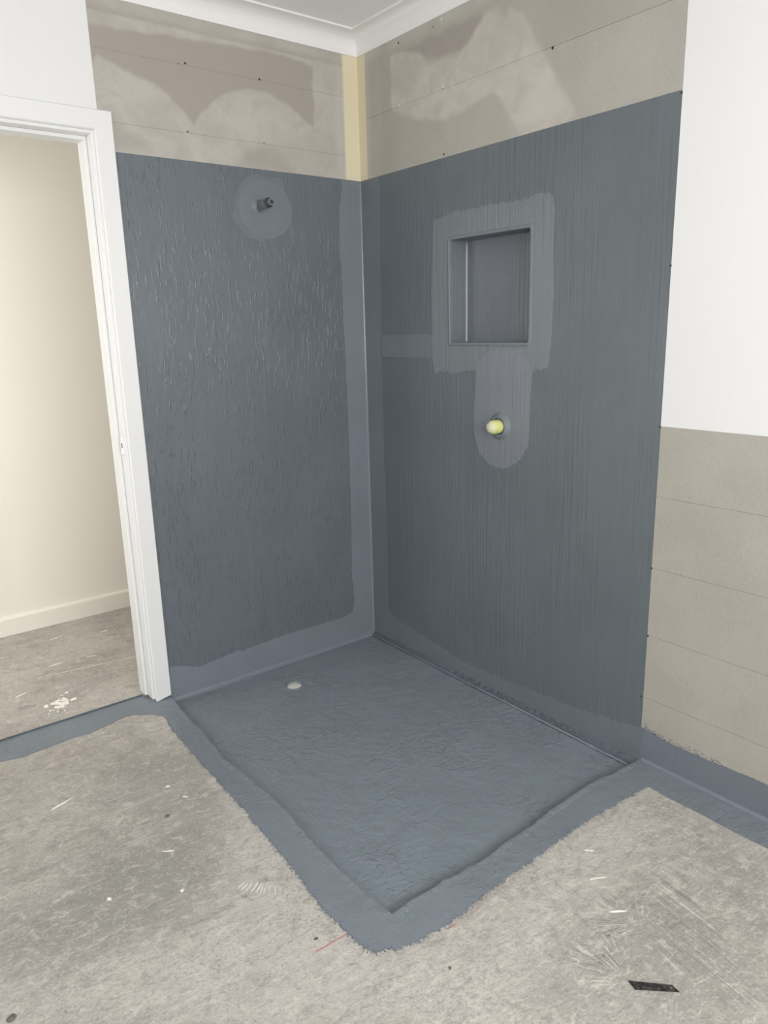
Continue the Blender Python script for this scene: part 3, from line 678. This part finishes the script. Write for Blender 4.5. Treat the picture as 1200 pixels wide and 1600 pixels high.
dr = empty('floor_waste', (DX, DY, TZ-.006), 'round pale floor waste opening in the blue-grey shower base near the left wall', 'drain')
bm = bmesh.new(); seg = 40
for r, z_ in (): pass
R_ = [(.047, .0010), (.040, .0032), (.0345, .0034), (.0318, .001), (.0312, -.012)]
rings = [[bm.verts.new((r*(1+.02*noise.noise(V((math.cos(t), math.sin(t), r*30)))) * math.cos(t), r*math.sin(t), z_)) for t in [2*math.pi*i/seg for i in range(seg)]] for r, z_ in R_]
for a, b in zip(rings, rings[1:]):
    for i in range(seg): bm.faces.new((a[i], a[(i+1) % seg], b[(i+1) % seg], b[i]))
obj('membrane_collar', bm, M['pan'], dr, smooth=True)
bm = bmesh.new(); bmesh.ops.create_uvsphere(bm, u_segments=32, v_segments=12, radius=.031)
bmesh.ops.scale(bm, vec=(1, 1, .14), verts=bm.verts); bmesh.ops.translate(bm, vec=(0, 0, -.002), verts=bm.verts)
obj('plug', bm, M['drain'], dr, smooth=True, label='pale beige domed plug')

# ---------------------------------------------------------------- wall niche
nc = empty('wall_niche', (0, (NY0+NY1)/2, NZ0), 'recessed blue-grey niche box in the right shower wall', 'niche')
NL = (0, (NY0+NY1)/2, NZ0)
def npart(name, d, m, **kw): return loc(boxo(name, d, m, nc, **kw), NL)
e = .0035
npart('back_panel', (ND, ND+.006, NY0, NY1, NZ0, NZ1), M['niche'])
npart('side_panel', (-e, ND, NY1-.004, NY1, NZ0, NZ1), M['niche'], bev=.0012)
npart('side_panel', (-e, ND, NY0, NY0+.004, NZ0, NZ1), M['niche'], bev=.0012)
npart('top_panel', (-e, ND, NY0, NY1, NZ1-.004, NZ1), M['niche'], bev=.0012)
npart('bottom_panel', (-e, ND, NY0, NY1, NZ0, NZ0+.004), M['niche'], bev=.0012)
iy0, iy1, iz0, iz1 = NY0+.004, NY1-.004, NZ0+.004, NZ1-.004
for a, b, ua, va, r in (((ND, iy1, iz0), (ND, iy1, iz1), (-1, 0, 0), (0, -1, 0), .009), ((ND, iy0, iz0), (ND, iy0, iz1), (-1, 0, 0), (0, 1, 0), .009),
                     ((ND, iy0, iz0), (ND, iy1, iz0), (-1, 0, 0), (0, 0, 1), .009), ((ND, iy0, iz1), (ND, iy1, iz1), (-1, 0, 0), (0, 0, -1), .007)):
    loc(fillet('sealant_bead', a, b, ua, va, r, r, M['bead'] if r == .009 else M['niche'], nc, wob=.15), NL)
# rounded raised lip round the mouth
bm = bmesh.new(); R0 = .010
def rr(off, h, rad):
    y0, y1, z0, z1 = NY0-off, NY1+off, NZ0-off, NZ1+off; o = []
    for cy, cz, a0 in ((y1-rad, z1-rad, 0), (y0+rad, z1-rad, 90), (y0+rad, z0+rad, 180), (y1-rad, z0+rad, 270)):
        for k in range(6): a = math.radians(a0+18*k); o.append((h, cy+rad*math.cos(a), cz+rad*math.sin(a)))
    return o
sec = [(-.0055, .003, .006), (-.0045, -.0044, .007), (-.001, -.0062, .010), (.004, -.0058, .013), (.009, -.0030, .017)]
rings = [[bm.verts.new((x, y+.0008*noise.noise(V((y*40, z_*40, 1))), z_)) for x, y, z_ in rr(o, h, rd)] for o, h, rd in sec]
for a, b in zip(rings, rings[1:]):
    n = len(a)
    for i in range(n): bm.faces.new((a[i], a[(i+1) % n], b[(i+1) % n], b[i]))
loc(obj('lip', bm, M['patchR'], nc, smooth=True), NL)

# ---------------------------------------------------------------- pipe outlet for the shower
def lathe(bm, prof_, seg=28, hexa=False):
    rings = []
    for r, d in prof_:
        rings.append([bm.verts.new((r*math.cos(2*math.pi*i/seg), r*math.sin(2*math.pi*i/seg), d)) for i in range(seg)])
    for a, b in zip(rings, rings[1:]):
        for i in range(seg): bm.faces.new((a[i], a[(i+1) % seg], b[(i+1) % seg], b[i]))
    bm.faces.new(rings[0]); bm.faces.new(rings[-1])
def turned(name, prof_, m, parent, rot, seg=28, **kw):
    bm = bmesh.new(); lathe(bm, prof_, seg); bmesh.ops.transform(bm, matrix=rot, verts=bm.verts)
    return obj(name, bm, m, parent, smooth=seg > 8, **kw)
py = empty('shower_outlet', (-.494, -.0028, 1.872), 'grey threaded pipe fitting sticking out of the left shower wall', 'pipe fitting')
RY = Matrix.Rotation(math.pi/2, 4, 'X')     # local z -> -y
turned('wall_collar', [(.026, 0), (.022, .003), (.017, .008), (.015, .009)], M['patchL'], py, RY)
turned('thread', [(.0165, 0)] + [(.0165 if i % 2 else .0148, .004+i*.0022) for i in range(8)] + [(.015, .024)], M['chrome'], py, RY, label='threaded steel neck')
turned('hex_nut', [(.018, .022), (.0205, .025), (.0205, .060), (.018, .063)], M['chrome'], py, RY @ Matrix.Rotation(.3, 4, 'Z'), 6)
turned('barrel', [(.0165, .060), (.0175, .064), (.0175, .080), (.0165, .084)], M['chrome'], py, RY)
turned('rubber_ring', [(.013, .083), (.0165, .084), (.0175, .087), (.0165, .090), (.013, .091)], M['rubber'], py, RY, label='black rubber ring')
turned('nozzle', [(.0125, .088), (.0135, .092), (.0135, .104), (.012, .107), (.0075, .107), (.0065, .100)], M['chrome'], py, RY)
turned('bore', [(.0068, .1035), (.0068, .1068)], M['bore'], py, RY)

# mixer outlet with a foam cap
mx = empty('tap_outlet', (-.0038, -.810, 1.050), 'tap outlet under the niche capped with yellow-green foam', 'tap outlet')
RX = Matrix.Rotation(-math.pi/2, 4, 'Y')    # local z -> -x
turned('membrane_collar', [(.052, .0), (.046, .0035), (.041, .009), (.035, .013), (.031, .012), (.0285, .003)], M['patchR'], mx, RX)
bm = bmesh.new()
rings = []
for d, r in ((.002, .0245), (.014, .0262), (.028, .0268), (.040, .0258), (.048, .0225), (.054, .0165), (.057, .009), (.058, .003)):
    rings.append([bm.verts.new((-d, r*(1+.05*noise.noise(V((math.cos(t)*1.5, math.sin(t)*1.5, d*40))))*math.cos(t), r*.94*math.sin(t))) for t in [2*math.pi*i/36 for i in range(36)]])
for a, b in zip(rings, rings[1:]):
    for i in range(36): bm.faces.new((a[i], a[(i+1) % 36], b[(i+1) % 36], b[i]))
bm.faces.new(rings[0]); bm.faces.new(rings[-1])
obj('foam_cap', bm, M['foam'], mx, smooth=True, label='yellow-green foam cap with pitted end')

# ---------------------------------------------------------------- small things on the floor
bl = empty('knife_blade', (-.741, -1.978, .0012), 'dark snap-off knife blade segment lying on the concrete', 'blade')
a, b, c2, d2 = (-.770, -1.933), (-.7061, -2.0003), (-.7094, -2.0204), (-.7779, -1.956)
L_ = [V((p_[0]+.741, p_[1]+1.978)) for p_ in (a, b, c2, d2)]
ux = (L_[1]-L_[0]).normalized(); hc = L_[1]*.88+L_[3]*.12 - ux*.006; hc = (L_[1]+L_[2])/2 - ux*.010
bm = bmesh.new()
circ = [hc + V((math.cos(2*math.pi*i/12), math.sin(2*math.pi*i/12)))*.0028 for i in range(12)]
tri = tessellate_polygon([[V((*q, 0)) for q in L_], [V((*q, 0)) for q in circ]])
al = L_+circ; top = [bm.verts.new((*q, .0008)) for q in al]; bot = [bm.verts.new((*q, 0)) for q in al]
for t in tri: bm.faces.new([top[i] for i in t]); bm.faces.new([bot[i] for i in t])
for grp in ([0, 1, 2, 3], list(range(4, 16))):
    for i in range(len(grp)):
        p0, p1 = grp[i], grp[(i+1) % len(grp)]; bm.faces.new((top[p0], top[p1], bot[p1], bot[p0]))
obj('blade_body', bm, M['blade'], bl)
bm = bmesh.new()
for k in range(1, 6):       # score lines for snapping
    q = L_[0].lerp(L_[1], k/6.5); r = L_[3].lerp(L_[2], k/6.5); dd_ = ux*.0003
    bm.faces.new([bm.verts.new((*v_, .00092)) for v_ in (q-dd_, q+dd_, r+dd_, r-dd_)])
obj('score_lines', bm, M['bore'], bl)

rl = boxo('chalk_line', (-.0535, .0535, -.0011, .0011, 0, .0003), M['red'], floor, label='short red chalk line')
rl.location = (-1.2048, -1.431, .0003); rl.rotation_euler = (0, 0, -.037)
for (x, y, l, r) in ((-.9647, -1.5748, .03, .3),):
    o = boxo('chalk_line', (-l/2, l/2, -.001, .001, 0, .0003), M['red'], floor); o.location = (x, y, .0002); o.rotation_euler = (0, 0, -.04)

def blob(name, x, y, sx, sy, h, rot, m, label, cat, seed, group=None):
    bm = bmesh.new(); bmesh.ops.create_icosphere(bm, subdivisions=3, radius=1)
    for v in bm.verts:
        k = 1+.35*noise.noise(v.co*1.6+V((seed, 0, 0))) + .12*noise.noise(v.co*5+V((seed, 3, 0)))
        v.co = V((v.co.x*sx*k, v.co.y*sy*k, max(v.co.z, -.15)*h*k))
    o = obj(name, bm, m, smooth=True, label=label, category=cat)
    if group: o['group'] = group
    o.location = (x, y, h*.12); o.rotation_euler = (0, 0, rot)
    return o
blob('pebble', -1.8556, -1.1635, .0105, .0075, .005, .4, M['gravel'], 'small dark stone on the concrete at the lower left corner', 'stone', 1)
# dark stuck-on grit near the painted band
for i, (x, y, sx, sy, lab) in enumerate(((-1.2372, -1.3976, .006, .004, 'small dark grit crumb above the red chalk line'), (-1.0487, -1.6606, .0045, .0035, 'tiny dark grit crumb below the front corner of the painted band'),
                                        (-1.332, -.7216, .006, .008, 'dark grit crumb left of the long painted band'), (-.9647+.012, -1.558, .005, .005, 'dark grit crumb touching the front painted band'))):
    blob('grit_crumb', x, y, sx, sy, .0018, i, plain('grit', (.11, .11, .095), .85) if i == 0 else bpy.data.materials['grit'], lab, 'crumb', 3+i)
# white plaster scrapes and drips
def scrape(x, y, l, w_, rot, seed, m=M['chip']):
    rn = random.Random(seed); n = 14; pts = []
    for i in range(n):
        t = 2*math.pi*i/n; pts.append((math.cos(t)*l/2*rn.uniform(.8, 1.1), math.sin(t)*w_/2*rn.uniform(.3, 1.5)*(1.6 if l < .02 else 1.15)))
    o = slab('plaster_mark', pts, 'z', .0008, m, floor); o.location = (x, y, 0); o.rotation_euler = (0, 0, rot)
for i, (x, y, l, w_, r) in enumerate(((-1.562, -.452, .075, .006, .3), (-1.3902, -.874, .038, .005, -.6), (-1.2722, -.5794, .014, .009, 0), (-1.2499, -.6679, .02, .006, -1.0), (-1.58, -.95, .012, .008, .4),
        (-1.4213, -1.0439, .012, .006, .5), (-.617, -1.80, .045, .005, -.6), (-.56, -1.70, .05, .004, -.5), (-.49, -1.62, .03, .004, -.8), (-1.34, .31, .02, .01, 1), (-1.30, .62, .06, .005, .1), (-1.15, .60, .045, .005, -.3), (-1.49, .41, .06, .006, .3), (-1.01, .86, .035, .007, .1), (-1.22, .93, .09, .004, .25))):
    scrape(x, y, l, w_, r, i)
bm = bmesh.new(); rn = random.Random(5)
for i in range(60):         # dried splash of plaster on the hallway slab
    cx = rn.gauss(0, .022); cy = rn.gauss(0, .036)+cx*.6; s_ = rn.uniform(.004, .013)*max(.35, 1-abs(cy)/.09); a0 = rn.random()*6
    bm.faces.new([bm.verts.new((-1.384+cx+s_*rn.uniform(.6, 1.2)*math.cos(t+a0), .224+cy+1.3*s_*rn.uniform(.6, 1.2)*math.sin(t+a0), .0006+i*.00002)) for t in (0, .8, 1.6, 2.4, 3.1, 3.9, 4.7, 5.5)])
obj('plaster_mark', bm, M['chip'], floor)
for i in range(9):
    scrape(-1.262+.007*i-.03+.004*math.sin(i*5), -1.155-.009*i+.03, .045-.004*abs(i-4)+.008*math.sin(i*3), .0035+.001*math.sin(i*7), .35+.09*i+.1*math.sin(i*4), 80+i, M['pale'])
# line of a saw joint in the hallway slab
sj = boxo('joint_line', (-.16, .36, -.0025, .0025, 0, .0004), plain('pale_joint', (.6, .56, .47), .8), floor); sj.location = (-1.24, .505, 0); sj.rotation_euler = (0, 0, -.16)
